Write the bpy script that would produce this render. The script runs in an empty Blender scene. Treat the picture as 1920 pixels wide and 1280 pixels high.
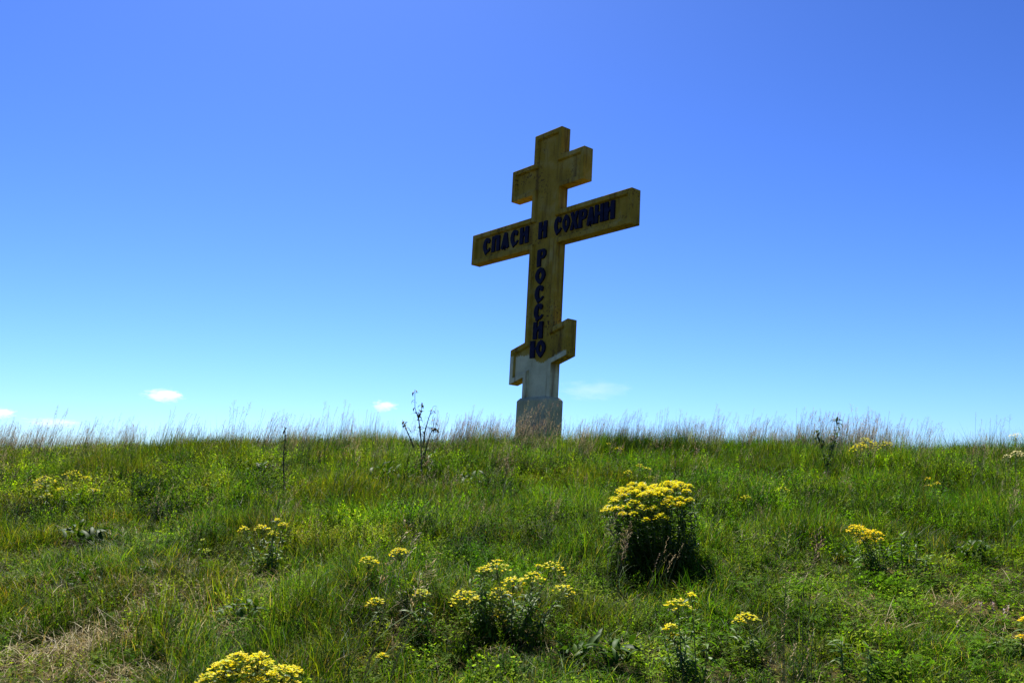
import bpy, bmesh, math, random
import numpy as np
from mathutils import Matrix, Vector, Euler

scene = bpy.context.scene
C = scene.collection
R = math.radians

# ------------------------------------------------------------------ camera
EYE = 1.6
F_PX = 1663.0                     # focal length for a 1920 px wide frame
PITCH = 0.16707
ROLL = 0.021
def cam_axes():
    up0 = Vector((0, -math.sin(PITCH), math.cos(PITCH)))
    fw = Vector((0, math.cos(PITCH), math.sin(PITCH)))
    x = Vector((1, 0, 0))
    r = x * math.cos(ROLL) + up0 * math.sin(ROLL)
    u = -x * math.sin(ROLL) + up0 * math.cos(ROLL)
    return r, u, fw
AX_R, AX_U, AX_F = cam_axes()
cd = bpy.data.cameras.new('camera')
cd.sensor_width = 36.0
cd.lens = 36.0 * F_PX / 1920.0
cd.clip_end = 20000
cam = bpy.data.objects.new('camera', cd)
C.objects.link(cam)
m = Matrix((AX_R, AX_U, -AX_F)).transposed().to_4x4()
m.translation = (0, 0, EYE)
cam.matrix_world = m
scene.camera = cam

# ------------------------------------------------------------------ light
SUN_EL, SUN_AZ = R(58), R(-14)    # azimuth from +Y, positive towards +X
world = bpy.data.worlds.new('World')
scene.world = world
world.use_nodes = True
nt = world.node_tree
nt.nodes.clear()
sky = nt.nodes.new('ShaderNodeTexSky')
sky.sky_type = 'NISHITA'
sky.sun_disc = False
sky.sun_elevation = SUN_EL
sky.sun_rotation = SUN_AZ
sky.altitude = 600
sky.air_density = 1.0
sky.dust_density = 0.8
sky.ozone_density = 2.5
gam = nt.nodes.new('ShaderNodeGamma')
gam.inputs['Gamma'].default_value = 1.7
hs = nt.nodes.new('ShaderNodeMix')            # even tint of the whole sky: the deep blue of the photograph
hs.data_type = 'RGBA'; hs.blend_type = 'MULTIPLY'
hs.inputs[0].default_value = 1.0
hs.inputs[7].default_value = (.252, .318, .455, 1)
bg = nt.nodes.new('ShaderNodeBackground')
bg.inputs['Strength'].default_value = 0.05
wo = nt.nodes.new('ShaderNodeOutputWorld')
nt.links.new(sky.outputs['Color'], gam.inputs['Color'])
nt.links.new(gam.outputs['Color'], hs.inputs[6])
nt.links.new(hs.outputs[2], bg.inputs['Color'])
nt.links.new(bg.outputs['Background'], wo.inputs['Surface'])

sd = bpy.data.lights.new('sun', 'SUN')
sd.energy = 5.0
sd.angle = R(0.53)
sd.color = (1.0, 0.95, 0.86)
sun = bpy.data.objects.new('sun', sd)
C.objects.link(sun)
to_sun = Vector((math.sin(SUN_AZ) * math.cos(SUN_EL), math.cos(SUN_AZ) * math.cos(SUN_EL), math.sin(SUN_EL)))
sun.rotation_euler = to_sun.to_track_quat('Z', 'Y').to_euler()
sun.location = (-6, 20, 30)

vs = scene.view_settings
vs.view_transform = 'Standard'
vs.look = 'None'
vs.exposure = 1.1
vs.gamma = 1.0
vs.use_curve_mapping = False
scene.cycles.transparent_max_bounces = 16
scene.cycles.volume_bounces = 8

# ------------------------------------------------------------------ helpers
rng = np.random.default_rng(7)
rnd = random.Random(11)

def tag(o, label=None, cat=None, group=None, kind=None):
    if label: o['label'] = label
    if cat: o['category'] = cat
    if group: o['group'] = group
    if kind: o['kind'] = kind
    return o

def empty(name, loc, label, cat, group=None):
    o = bpy.data.objects.new(name, None)
    o.empty_display_size = 0.1
    o.location = loc
    C.objects.link(o)
    return tag(o, label, cat, group)

def link(name, me, parent=None):
    o = bpy.data.objects.new(name, me)
    C.objects.link(o)
    if parent is not None:
        o.parent = parent
    return o

def vnoise(x, y, scale, seed=0):
    """smooth value noise in 0..1, vectorised"""
    x = np.asarray(x, float) / scale + 1000.5
    y = np.asarray(y, float) / scale + 1000.5
    xi = np.floor(x).astype(np.int64); yi = np.floor(y).astype(np.int64)
    fx = x - xi; fy = y - yi
    fx = fx * fx * (3 - 2 * fx); fy = fy * fy * (3 - 2 * fy)
    def h(a, b):
        n = (a * 374761393 + b * 668265263 + seed * 1442695041) & 0x7fffffff
        n = ((n ^ (n >> 13)) * 1274126177) & 0x7fffffff
        return ((n ^ (n >> 16)) & 0xffff) / 65535.0
    a = h(xi, yi); b = h(xi + 1, yi); c = h(xi, yi + 1); d = h(xi + 1, yi + 1)
    return (a * (1 - fx) + b * fx) * (1 - fy) + (c * (1 - fx) + d * fx) * fy

def fbm(x, y, scale, seed=0):
    return (vnoise(x, y, scale, seed) * .55 + vnoise(x, y, scale * .47, seed + 1) * .3
            + vnoise(x, y, scale * .21, seed + 2) * .15)

def height(x, y):
    x = np.asarray(x, float); y = np.asarray(y, float)
    xs = np.clip(x, -14, 14)
    a = 0.165 * np.clip(y, -14, 40) + 0.018 * xs - .012 * np.clip(-xs, 0, 12) * np.clip(y / 14, 0, 1)
    plat = 2.17 + .11 * np.exp(-((x + 1.2) / 1.7) ** 2) + 0.024 * xs - 0.0016 * xs * xs
    b = plat - 14 * (1 - np.exp(-np.clip(y - 14.0, 0, None) / 350.0))
    k = 0.55
    hh = np.clip(0.5 + 0.5 * (b - a) / k, 0, 1)
    z = b * (1 - hh) + a * hh - k * hh * (1 - hh)
    z = z + (fbm(x, y, 2.6, 3) - .5) * .22 + (fbm(x, y, .8, 9) - .5) * .13
    return z

def hz(x, y):
    return float(height(np.array([x]), np.array([y]))[0])

def ray(px, py):
    xc = (px - 960.0) / F_PX; zc = -(py - 640.0) / F_PX
    return AX_R * xc + AX_U * zc + AX_F

def ground_at(px, py):
    """point of the hillside seen at a place of the photograph"""
    d = ray(px, py)
    ts = np.arange(2.0, 19.0, 0.02)
    P = np.array([0, 0, EYE])[None] + ts[:, None] * np.array(d)[None]
    below = P[:, 2] < height(P[:, 0], P[:, 1])
    i = int(np.argmax(below)) if below.any() else len(ts) - 200
    return Vector(P[i])

def at_depth(px, py, y):
    d = ray(px, py)
    return Vector((0, 0, EYE)) + d * (y / d.y)

class MB:
    """collects vertices, faces and a colour per vertex into one mesh"""
    def __init__(s):
        s.v = []; s.f = []; s.c = []
    def add(s, vs, fs, col):
        o = len(s.v)
        s.v.extend([tuple(p) for p in vs]); s.c.extend([col] * len(vs))
        s.f.extend([tuple(i + o for i in f) for f in fs])
    def tube(s, pts, rads, col, n=5):
        ring = []
        pts = [Vector(p) for p in pts]
        for i, p in enumerate(pts):
            t = (pts[min(i + 1, len(pts) - 1)] - pts[max(i - 1, 0)]).normalized()
            a = t.orthogonal().normalized(); b = t.cross(a)
            for k in range(n):
                an = 2 * math.pi * k / n
                ring.append(p + (a * math.cos(an) + b * math.sin(an)) * rads[i])
        fs = []
        for i in range(len(pts) - 1):
            for k in range(n):
                fs.append((i * n + k, i * n + (k + 1) % n, (i + 1) * n + (k + 1) % n, (i + 1) * n + k))
        fs.append(tuple(range((len(pts) - 1) * n, len(pts) * n)))
        s.add(ring, fs, col)
    def blade(s, base, az, el, L, w, bend, col, n=3, shape='grass', twist=0.0):
        """a curved strip; el: starting elevation, bend: how far it turns over"""
        hx, hy = math.cos(az), math.sin(az)
        sx, sy = -math.sin(az + twist), math.cos(az + twist)
        p = Vector(base); e = el
        vs = []; fs = []
        for i in range(n + 1):
            t = i / n
            if shape == 'grass': ww = w * (1 - t) ** .6
            elif shape == 'lance': ww = w * (math.sin(math.pi * min(1, .08 + t * .92)) ** .8)
            else: ww = w * (math.sin(math.pi * min(1, .05 + t * .95) ** .75) ** .9)
            if i == n or ww < 1e-5:
                vs.append(tuple(p))
            else:
                vs.append((p.x - sx * ww / 2, p.y - sy * ww / 2, p.z))
                vs.append((p.x + sx * ww / 2, p.y + sy * ww / 2, p.z))
            p = p + Vector((hx * math.cos(e), hy * math.cos(e), math.sin(e))) * (L / n)
            e -= bend / n
        for i in range(n - 1):
            fs.append((2 * i, 2 * i + 1, 2 * i + 3, 2 * i + 2))
        fs.append((2 * n - 2, 2 * n - 1, 2 * n))
        s.add(vs, fs, col)
    def mesh(s, name, mat, smooth=False):
        me = bpy.data.meshes.new(name)
        me.from_pydata(s.v, [], s.f)
        if s.c and s.c[0] is not None:
            at = me.attributes.new('col', 'FLOAT_COLOR', 'POINT')
            arr = np.ones((len(s.v), 4), np.float32); arr[:, :3] = np.array(s.c, np.float32)
            at.data.foreach_set('color', arr.ravel())
        me.materials.append(mat)
        if smooth:
            me.polygons.foreach_set('use_smooth', [True] * len(me.polygons))
        me.update()
        return me
    def build(s, name, mat, parent=None, smooth=False):
        return link(name, s.mesh(name, mat, smooth), parent)

# ------------------------------------------------------------------ materials
def new_mat(name):
    mt = bpy.data.materials.new(name); mt.use_nodes = True
    n = mt.node_tree; n.nodes.clear()
    out = n.nodes.new('ShaderNodeOutputMaterial')
    return mt, n, out
def N(n, t, **kw):
    x = n.nodes.new(t)
    for k, v in kw.items():
        if k in x.inputs: x.inputs[k].default_value = v
        else: setattr(x, k, v)
    return x
def mixcol(n, fac, a, b, blend='MIX'):
    x = n.nodes.new('ShaderNodeMix'); x.data_type = 'RGBA'; x.blend_type = blend
    for s, val in ((0, fac), (6, a), (7, b)):
        if hasattr(val, 'is_output') or isinstance(val, bpy.types.NodeSocket): n.links.new(val, x.inputs[s])
        else: x.inputs[s].default_value = val if s == 0 else (*val, 1)
    return x.outputs[2]
def ramp(n, src, stops):
    r = n.nodes.new('ShaderNodeValToRGB')
    el = r.color_ramp.elements
    while len(el) < len(stops): el.new(.5)
    for e, (p, c) in zip(el, stops):
        e.position = p; e.color = (*c, 1) if not isinstance(c, (int, float)) else (c, c, c, 1)
    n.links.new(src, r.inputs[0])
    return r.outputs[0]

def leaf_mat(name, transl=0.4, rough=0.45, var=0.35, patch=None, spec=0.4, tcol=(1.25, 1.3, .5)):
    """thin plant tissue: colour attribute, meadow-scale variation, light through the leaf"""
    mt, n, out = new_mat(name)
    at = N(n, 'ShaderNodeAttribute', attribute_name='col')
    geo = N(n, 'ShaderNodeNewGeometry')
    no = N(n, 'ShaderNodeTexNoise', Scale=1.1, Detail=4.0, Roughness=.6)
    n.links.new(geo.outputs['Position'], no.inputs['Vector'])
    oi = N(n, 'ShaderNodeObjectInfo')
    v1 = N(n, 'ShaderNodeMapRange', **{'From Min': .3, 'From Max': .7, 'To Min': 1 - var, 'To Max': 1 + var})
    n.links.new(no.outputs['Fac'], v1.inputs['Value'])
    v2 = N(n, 'ShaderNodeMapRange', **{'To Min': 1 - var * .6, 'To Max': 1 + var * .6})
    n.links.new(oi.outputs['Random'], v2.inputs['Value'])
    mu = N(n, 'ShaderNodeMath', operation='MULTIPLY')
    n.links.new(v1.outputs[0], mu.inputs[0]); n.links.new(v2.outputs[0], mu.inputs[1])
    cm = N(n, 'ShaderNodeVectorMath', operation='SCALE')
    n.links.new(at.outputs['Color'], cm.inputs[0]); n.links.new(mu.outputs[0], cm.inputs['Scale'])
    col = cm.outputs[0]
    if patch:
        n2 = N(n, 'ShaderNodeTexNoise', Scale=.55, Detail=3.0, Roughness=.6)
        ad = N(n, 'ShaderNodeVectorMath', operation='ADD'); ad.inputs[1].default_value = (31, 7, 3)
        n.links.new(geo.outputs['Position'], ad.inputs[0]); n.links.new(ad.outputs[0], n2.inputs['Vector'])
        f = ramp(n, n2.outputs['Fac'], [(.48, 0.0), (.68, 1.0)])
        n3 = N(n, 'ShaderNodeTexNoise', Scale=.9, Detail=4.0, Roughness=.65)       # drier, olive growth, commoner on the left of the slope
        n.links.new(geo.outputs['Position'], n3.inputs['Vector'])
        sx = N(n, 'ShaderNodeSeparateXYZ'); n.links.new(geo.outputs['Position'], sx.inputs[0])
        xr = N(n, 'ShaderNodeMapRange', **{'From Min': -5.0, 'From Max': 3.0, 'To Min': .16, 'To Max': -.06}); n.links.new(sx.outputs['X'], xr.inputs['Value'])
        xa = N(n, 'ShaderNodeMath', operation='ADD'); n.links.new(n3.outputs['Fac'], xa.inputs[0]); n.links.new(xr.outputs[0], xa.inputs[1])
        f3 = ramp(n, xa.outputs[0], [(.50, 0.0), (.68, 1.0)])
        col = mixcol(n, f3, col, mixcol(n, 1.0, col, (1.28, .96, 1.15), 'MULTIPLY'))
        col = mixcol(n, f, col, mixcol(n, 1.0, col, patch, 'MULTIPLY'))
    pb = N(n, 'ShaderNodeBsdfPrincipled', Roughness=rough)
    pb.inputs['Specular IOR Level'].default_value = spec
    n.links.new(col, pb.inputs['Base Color'])
    tr = N(n, 'ShaderNodeBsdfTranslucent')
    tc = mixcol(n, 1.0, col, tcol, 'MULTIPLY')
    n.links.new(tc, tr.inputs['Color'])
    mx = N(n, 'ShaderNodeMixShader', Fac=transl)
    n.links.new(pb.outputs[0], mx.inputs[1]); n.links.new(tr.outputs[0], mx.inputs[2])
    n.links.new(mx.outputs[0], out.inputs['Surface'])
    return mt

M = {}
M['grass'] = leaf_mat('grass_blade', .42, .5, .55, spec=.14, patch=(1.2, 1.15, .7), tcol=(1.45, 1.75, .4))
M['dry'] = leaf_mat('dry_grass', .3, .6, .25, tcol=(1.1, 1.05, .9))
M['seed'] = leaf_mat('grass_seed_head', .35, .7, .25, tcol=(1.1, 1.0, 1.0))
M['herb'] = leaf_mat('herb_leaf', .42, .65, .5, spec=.05, patch=(1.2, 1.15, .7), tcol=(1.45, 1.75, .4))
M['leaf'] = leaf_mat('spurge_leaf', .38, .5, .25, spec=.2, tcol=(1.4, 1.7, .4))
M['broad'] = leaf_mat('broad_leaf', .28, .55, .2, spec=.12)
M['petal'] = leaf_mat('yellow_petal', .4, .6, .1, spec=.2, tcol=(1.1, 1.05, .6))
M['stem'] = leaf_mat('plant_stem', .05, .5, .15)

def soil_mat():
    mt, n, out = new_mat('soil')
    geo = N(n, 'ShaderNodeNewGeometry')
    a = N(n, 'ShaderNodeTexNoise', Scale=.9, Detail=6.0, Roughness=.65)
    b = N(n, 'ShaderNodeTexNoise', Scale=22.0, Detail=5.0, Roughness=.7)
    for x in (a, b): n.links.new(geo.outputs['Position'], x.inputs['Vector'])
    c1 = ramp(n, a.outputs['Fac'], [(.35, (.022, .024, .006)), (.52, (.060, .048, .014)), (.7, (.13, .095, .036))])
    c2 = ramp(n, b.outputs['Fac'], [(.3, .45), (.7, 1.3)])
    col = mixcol(n, 1.0, c1, c2, 'MULTIPLY')
    pb = N(n, 'ShaderNodeBsdfPrincipled', Roughness=.95)
    pb.inputs['Specular IOR Level'].default_value = .1
    n.links.new(col, pb.inputs['Base Color'])
    bp = N(n, 'ShaderNodeBump', Strength=.7, Distance=.02)
    n.links.new(b.outputs['Fac'], bp.inputs['Height']); n.links.new(bp.outputs[0], pb.inputs['Normal'])
    n.links.new(pb.outputs[0], out.inputs['Surface'])
    return mt
M['soil'] = soil_mat()

CROSS_LIFT = 1.3                     # height of the cross foot line above the empty's origin
def concrete_nodes(n, tc):
    a = N(n, 'ShaderNodeTexNoise', Scale=2.2, Detail=8.0, Roughness=.65)
    b = N(n, 'ShaderNodeTexNoise', Scale=30.0, Detail=4.0, Roughness=.6)
    n.links.new(tc, a.inputs['Vector']); n.links.new(tc, b.inputs['Vector'])
    st = N(n, 'ShaderNodeMapping'); st.inputs['Scale'].default_value = (9, 9, .7)
    n.links.new(tc, st.inputs['Vector'])
    s = N(n, 'ShaderNodeTexNoise', Scale=1.0, Detail=5.0, Roughness=.6)
    n.links.new(st.outputs[0], s.inputs['Vector'])
    return a, b, s
def concrete_mat():
    mt, n, out = new_mat('weathered_concrete')
    tc = N(n, 'ShaderNodeTexCoord').outputs['Object']
    a, b, s = concrete_nodes(n, tc)
    c = ramp(n, a.outputs['Fac'], [(.3, (.24, .23, .12)), (.5, (.40, .38, .20)), (.72, (.54, .51, .29))])
    c = mixcol(n, ramp(n, s.outputs['Fac'], [(.48, 0.0), (.75, .55)]), c, (.13, .13, .10))
    c = mixcol(n, ramp(n, b.outputs['Fac'], [(.55, 0.0), (.7, .35)]), c, (.16, .15, .11))
    pb = N(n, 'ShaderNodeBsdfPrincipled', Roughness=.9)
    n.links.new(c, pb.inputs['Base Color'])
    bp = N(n, 'ShaderNodeBump', Strength=.4, Distance=.01)
    n.links.new(b.outputs['Fac'], bp.inputs['Height']); n.links.new(bp.outputs[0], pb.inputs['Normal'])
    n.links.new(pb.outputs[0], out.inputs['Surface'])
    return mt
M['concrete'] = concrete_mat()

def cross_paint():
    """ochre paint over rendered concrete; the lowest part has lost its paint"""
    mt, n, out = new_mat('ochre_paint')
    tcn = N(n, 'ShaderNodeTexCoord'); tc = tcn.outputs['Object']
    a, b, s = concrete_nodes(n, tc)
    sep = N(n, 'ShaderNodeSeparateXYZ'); n.links.new(tc, sep.inputs[0])
    nm = N(n, 'ShaderNodeSeparateXYZ'); n.links.new(tcn.outputs['Normal'], nm.inputs[0])
    paint = ramp(n, a.outputs['Fac'], [(.3, (.25, .165, .018)), (.5, (.35, .23, .024)), (.66, (.40, .30, .08)), (.8, (.43, .35, .13))])
    paint = mixcol(n, ramp(n, s.outputs['Fac'], [(.50, 0.0), (.66, .75)]), paint, (.10, .055, .012))
    # flaked, rusty specks
    fl = N(n, 'ShaderNodeTexNoise', Scale=26.0, Detail=3.0, Roughness=.55)
    n.links.new(tc, fl.inputs['Vector'])
    big = N(n, 'ShaderNodeTexNoise', Scale=1.3, Detail=2.0)
    n.links.new(tc, big.inputs['Vector'])
    mu = N(n, 'ShaderNodeMath', operation='MULTIPLY')
    n.links.new(ramp(n, fl.outputs['Fac'], [(.55, 0.0), (.62, 1.0)]), mu.inputs[0])
    # the flaking is worst above the slanted bar on the right
    dv = N(n, 'ShaderNodeVectorMath', operation='DISTANCE'); dv.inputs[1].default_value = (.30, .05, CROSS_LIFT + 1.42)
    n.links.new(tc, dv.inputs[0])
    dm = N(n, 'ShaderNodeMapRange', **{'From Min': .55, 'From Max': .15, 'To Min': 0.0, 'To Max': 1.0}); n.links.new(dv.outputs['Value'], dm.inputs['Value'])
    mxb = N(n, 'ShaderNodeMath', operation='MAXIMUM')
    n.links.new(ramp(n, big.outputs['Fac'], [(.48, 0.05), (.64, 1.0)]), mxb.inputs[0]); n.links.new(dm.outputs[0], mxb.inputs[1])
    n.links.new(mxb.outputs[0], mu.inputs[1])
    paint = mixcol(n, mu.outputs[0], paint, (.07, .035, .015))
    bare = ramp(n, a.outputs['Fac'], [(.3, (.42, .40, .23)), (.6, (.64, .61, .37))])
    bare = mixcol(n, ramp(n, s.outputs['Fac'], [(.55, 0.0), (.68, .75)]), bare, (.16, .10, .05))
    # bare where z < edge(u) on the front, and everywhere on the lowest shaft
    edge = N(n, 'ShaderNodeFloatCurve')
    cv = edge.mapping.curves[0]
    ptsc = [(0.0, .80), (.2, .80), (.36, .78), (.47, .66), (.55, .63), (.66, .68), (.86, .78), (1, .80)]
    cv.points[0].location = ptsc[0]; cv.points[1].location = ptsc[-1]
    for p in ptsc[1:-1]: cv.points.new(*p)
    edge.mapping.update()
    un = N(n, 'ShaderNodeMapRange', **{'From Min': -.8, 'From Max': .8})
    n.links.new(sep.outputs['X'], un.inputs['Value']); n.links.new(un.outputs[0], edge.inputs['Value'])
    z = N(n, 'ShaderNodeMath', operation='SUBTRACT'); z.inputs[1].default_value = CROSS_LIFT
    n.links.new(sep.outputs['Z'], z.inputs[0])
    dz = N(n, 'ShaderNodeMath', operation='SUBTRACT')
    n.links.new(edge.outputs[0], dz.inputs[0]); n.links.new(z.outputs[0], dz.inputs[1])
    wob = N(n, 'ShaderNodeMath', operation='MULTIPLY_ADD'); wob.inputs[1].default_value = .12; wob.inputs[2].default_value = -.06
    n.links.new(fl.outputs['Fac'], wob.inputs[0])
    ds = N(n, 'ShaderNodeMath', operation='ADD'); n.links.new(dz.outputs[0], ds.inputs[0]); n.links.new(wob.outputs[0], ds.inputs[1])
    front = N(n, 'ShaderNodeMath', operation='LESS_THAN'); front.inputs[1].default_value = -.6
    n.links.new(nm.outputs['Y'], front.inputs[0])
    f1 = N(n, 'ShaderNodeMapRange', **{'From Min': -.01, 'From Max': .02}); n.links.new(ds.outputs[0], f1.inputs['Value'])
    f1m = N(n, 'ShaderNodeMath', operation='MULTIPLY'); n.links.new(f1.outputs[0], f1m.inputs[0]); n.links.new(front.outputs[0], f1m.inputs[1])
    low = N(n, 'ShaderNodeMapRange', **{'From Min': .60, 'From Max': .40}); n.links.new(z.outputs[0], low.inputs['Value'])
    ax = N(n, 'ShaderNodeMath', operation='ABSOLUTE'); n.links.new(sep.outputs['X'], ax.inputs[0])
    ins = N(n, 'ShaderNodeMath', operation='LESS_THAN'); ins.inputs[1].default_value = .40; n.links.new(ax.outputs[0], ins.inputs[0])
    lo2 = N(n, 'ShaderNodeMath', operation='MULTIPLY'); n.links.new(low.outputs[0], lo2.inputs[0]); n.links.new(ins.outputs[0], lo2.inputs[1])
    mxx = N(n, 'ShaderNodeMath', operation='MAXIMUM'); n.links.new(f1m.outputs[0], mxx.inputs[0]); n.links.new(lo2.outputs[0], mxx.inputs[1])
    col = mixcol(n, mxx.outputs[0], paint, bare)
    pb = N(n, 'ShaderNodeBsdfPrincipled', Roughness=.8)
    pb.inputs['Specular IOR Level'].default_value = .1
    n.links.new(col, pb.inputs['Base Color'])
    bp = N(n, 'ShaderNodeBump', Strength=.35, Distance=.008)
    n.links.new(b.outputs['Fac'], bp.inputs['Height']); n.links.new(bp.outputs[0], pb.inputs['Normal'])
    n.links.new(pb.outputs[0], out.inputs['Surface'])
    return mt
M['ochre'] = cross_paint()

def plain_mat(name, c1, c2, rough=.6, scale=12.0):
    mt, n, out = new_mat(name)
    tc = N(n, 'ShaderNodeTexCoord').outputs['Object']
    a = N(n, 'ShaderNodeTexNoise', Scale=scale, Detail=4.0)
    n.links.new(tc, a.inputs['Vector'])
    pb = N(n, 'ShaderNodeBsdfPrincipled', Roughness=rough)
    pb.inputs['Specular IOR Level'].default_value = .08
    n.links.new(ramp(n, a.outputs['Fac'], [(.35, c1), (.65, c2)]), pb.inputs['Base Color'])
    n.links.new(pb.outputs[0], out.inputs['Surface'])
    return mt
M['blue'] = plain_mat('blue_letter_paint', (.004, .004, .016), (.010, .010, .036))

# ------------------------------------------------------------------ ground
def make_ground():
    k = 7.5; n = 420
    s = np.linspace(-1, 1, n)
    g = 2500 * np.sinh(k * s) / np.sinh(k)
    X, Y = np.meshgrid(g, g + 8.0)
    Z = height(X, Y)
    v = np.stack([X, Y, Z], -1).reshape(-1, 3)
    i = np.arange(n * n).reshape(n, n)
    f = np.stack([i[:-1, :-1], i[:-1, 1:], i[1:, 1:], i[1:, :-1]], -1).reshape(-1, 4)
    me = bpy.data.meshes.new('ground')
    me.from_pydata(v.tolist(), [], f.tolist())
    me.polygons.foreach_set('use_smooth', [True] * len(me.polygons))
    me.materials.append(M['soil'])
    o = link('ground', me)
    tag(o, 'bare brown soil of the grassy hillside under the plants', 'ground', kind='structure')
make_ground()

# ------------------------------------------------------------------ cross
W_, D_ = .381, .2263
TOP, H1, V1T, V1B = 5.081, 1.015, 4.517, 3.891
H2, V2T, V2B = 2.2177, 3.4435, 2.8176
H3, C3T, C3B, S3 = .779, 1.1398, .4814, .2855
def cross_thing():
    delta = 0.05532 - ROLL
    fw = Vector((0, math.cos(PITCH), math.sin(PITCH)))
    mw = (Matrix.Translation((0, 0, EYE)) @ Matrix.Rotation(delta, 4, fw)
          @ Matrix.Translation((.47097, 16.0, 1.71027)) @ Matrix.Rotation(-.88802, 4, 'Z')
          @ Matrix.Translation((0, 0, -CROSS_LIFT)))
    root = empty('orthodox_cross', (0, 0, 0), 'tall ochre eight-pointed Orthodox cross with blue letters on the hilltop', 'cross')
    root.matrix_world = mw
    L = CROSS_LIFT
    w = W_
    ol = [(-w, -.10), (w, -.10), (w, C3B + S3 * w), (H3, C3B + S3 * H3), (H3, C3T + S3 * H3), (w, C3T + S3 * w),
          (w, V2B), (H2, V2B), (H2, V2T), (w, V2T), (w, V1B), (H1, V1B), (H1, V1T), (w, V1T), (w, TOP),
          (-w, TOP), (-w, V1T), (-H1, V1T), (-H1, V1B), (-w, V1B), (-w, V2T), (-H2, V2T), (-H2, V2B), (-w, V2B),
          (-w, C3T - S3 * w), (-H3, C3T - S3 * H3), (-H3, C3B - S3 * H3), (-w, C3B - S3 * w)]
    def offset(poly, b):
        res = []; n = len(poly)
        for i in range(n):
            p0, p1, p2 = (Vector(poly[(i + j) % n]) for j in (-1, 0, 1))
            d1 = (p1 - p0).normalized(); d2 = (p2 - p1).normalized()
            n1 = Vector((-d1.y, d1.x)); n2 = Vector((-d2.y, d2.x))
            mt = (n1 + n2); mt = mt / mt.length_squared * 2
            res.append(tuple(p1 + mt * b))
        return res
    BW, REC, SL = .088, .055, .02
    i1 = offset(ol, BW); i2 = offset(ol, BW + SL)
    n = len(ol)
    bm = bmesh.new()
    def loop(pts, y): return [bm.verts.new((u, y, v + L)) for u, v in pts]
    fo = loop(ol, 0); fi = loop(i1, 0); ri = loop(i2, REC); bo = loop(ol, D_); 
    for k in range(n):
        j = (k + 1) % n
        bm.faces.new((fo[k], fo[j], fi[j], fi[k]))
        bm.faces.new((fi[k], fi[j], ri[j], ri[k]))
        bm.faces.new((fo[j], fo[k], bo[k], bo[j]))
    bk = bm.faces.new(list(reversed(bo)))
    bmesh.ops.recalc_face_normals(bm, faces=bm.faces)
    me = bpy.data.meshes.new('cross_frame'); bm.to_mesh(me); bm.free(); me.materials.append(M['ochre'])
    fr = link('cross_frame', me, root)
    bv = fr.modifiers.new('bevel', 'BEVEL'); bv.width = .011; bv.segments = 2; bv.limit_method = 'ANGLE'; bv.angle_limit = R(35)
    tag(fr, 'ochre painted slab with raised rim, bare grey near the foot')
    bm = bmesh.new()
    i3 = offset(ol, BW + SL + .0005)
    a = [bm.verts.new((u, REC + .001, v + L)) for u, v in i3]; b = [bm.verts.new((u, REC + .03, v + L)) for u, v in i3]
    bm.faces.new(a); bm.faces.new(list(reversed(b)))
    for k in range(n):
        j = (k + 1) % n; bm.faces.new((a[j], a[k], b[k], b[j]))
    bmesh.ops.recalc_face_normals(bm, faces=bm.faces)
    bmesh.ops.triangulate(bm, faces=bm.faces)
    me = bpy.data.meshes.new('recessed_panel'); bm.to_mesh(me); bm.free(); me.materials.append(M['ochre'])
    link('recessed_panel', me, root)
    # pedestal with chamfered upper edge
    bm = bmesh.new()
    mg = .062
    x0, x1, y0, y1 = -w - mg, w + mg, -mg, D_ + mg
    ring = []
    for (z, s) in ((-CROSS_LIFT, 0), (-.07, 0), (-.012, .045)):
        ring.append([bm.verts.new((x, y, z + L)) for x, y in ((x0 + s, y0 + s), (x1 - s, y0 + s), (x1 - s, y1 - s), (x0 + s, y1 - s))])
    for q in range(2):
        for k in range(4):
            j = (k + 1) % 4; bm.faces.new((ring[q][k], ring[q][j], ring[q + 1][j], ring[q + 1][k]))
    bm.faces.new(ring[2]); bm.faces.new(list(reversed(ring[0])))
    me = bpy.data.meshes.new('pedestal'); bm.to_mesh(me); bm.free(); me.materials.append(M['concrete'])
    pd = link('pedestal', me, root)
    bv = pd.modifiers.new('bevel', 'BEVEL'); bv.width = .012; bv.segments = 2
    tag(pd, 'bare grey concrete pedestal with chamfered top')
    # raised letters
    def arc(cx, cy, rx, ry, a0, a1, k=12):
        return [(cx + rx * math.cos(R(a0 + (a1 - a0) * i / k)), cy + ry * math.sin(R(a0 + (a1 - a0) * i / k))) for i in range(k + 1)]
    def es():
        o = arc(.5, .52, .5, .48, 38, 232, 14) + [(.34, -.06), (.52, .03), (.72, .08), (.96, .26)]
        i = [(.86, .34), (.66, .22)] + list(reversed(arc(.53, .52, .13, .30, 70, 262, 8))) + [(.58, .66), (.80, .62)]
        return [o + i]
    def o_(x=0, s=1):
        out_l = [(.5, 1.0), (.22, .88), (.03, .66), (0, .5), (.06, .32), (.26, .12), (.5, -.04)]
        in_l = [(.5, .24), (.36, .36), (.33, .52), (.38, .66), (.5, .74)]
        lft = out_l + in_l
        rgt = [(1 - a, b) for a, b in reversed(lft)]
        return [[(x + a * s, b) for a, b in q] for q in (lft, rgt)]
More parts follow.
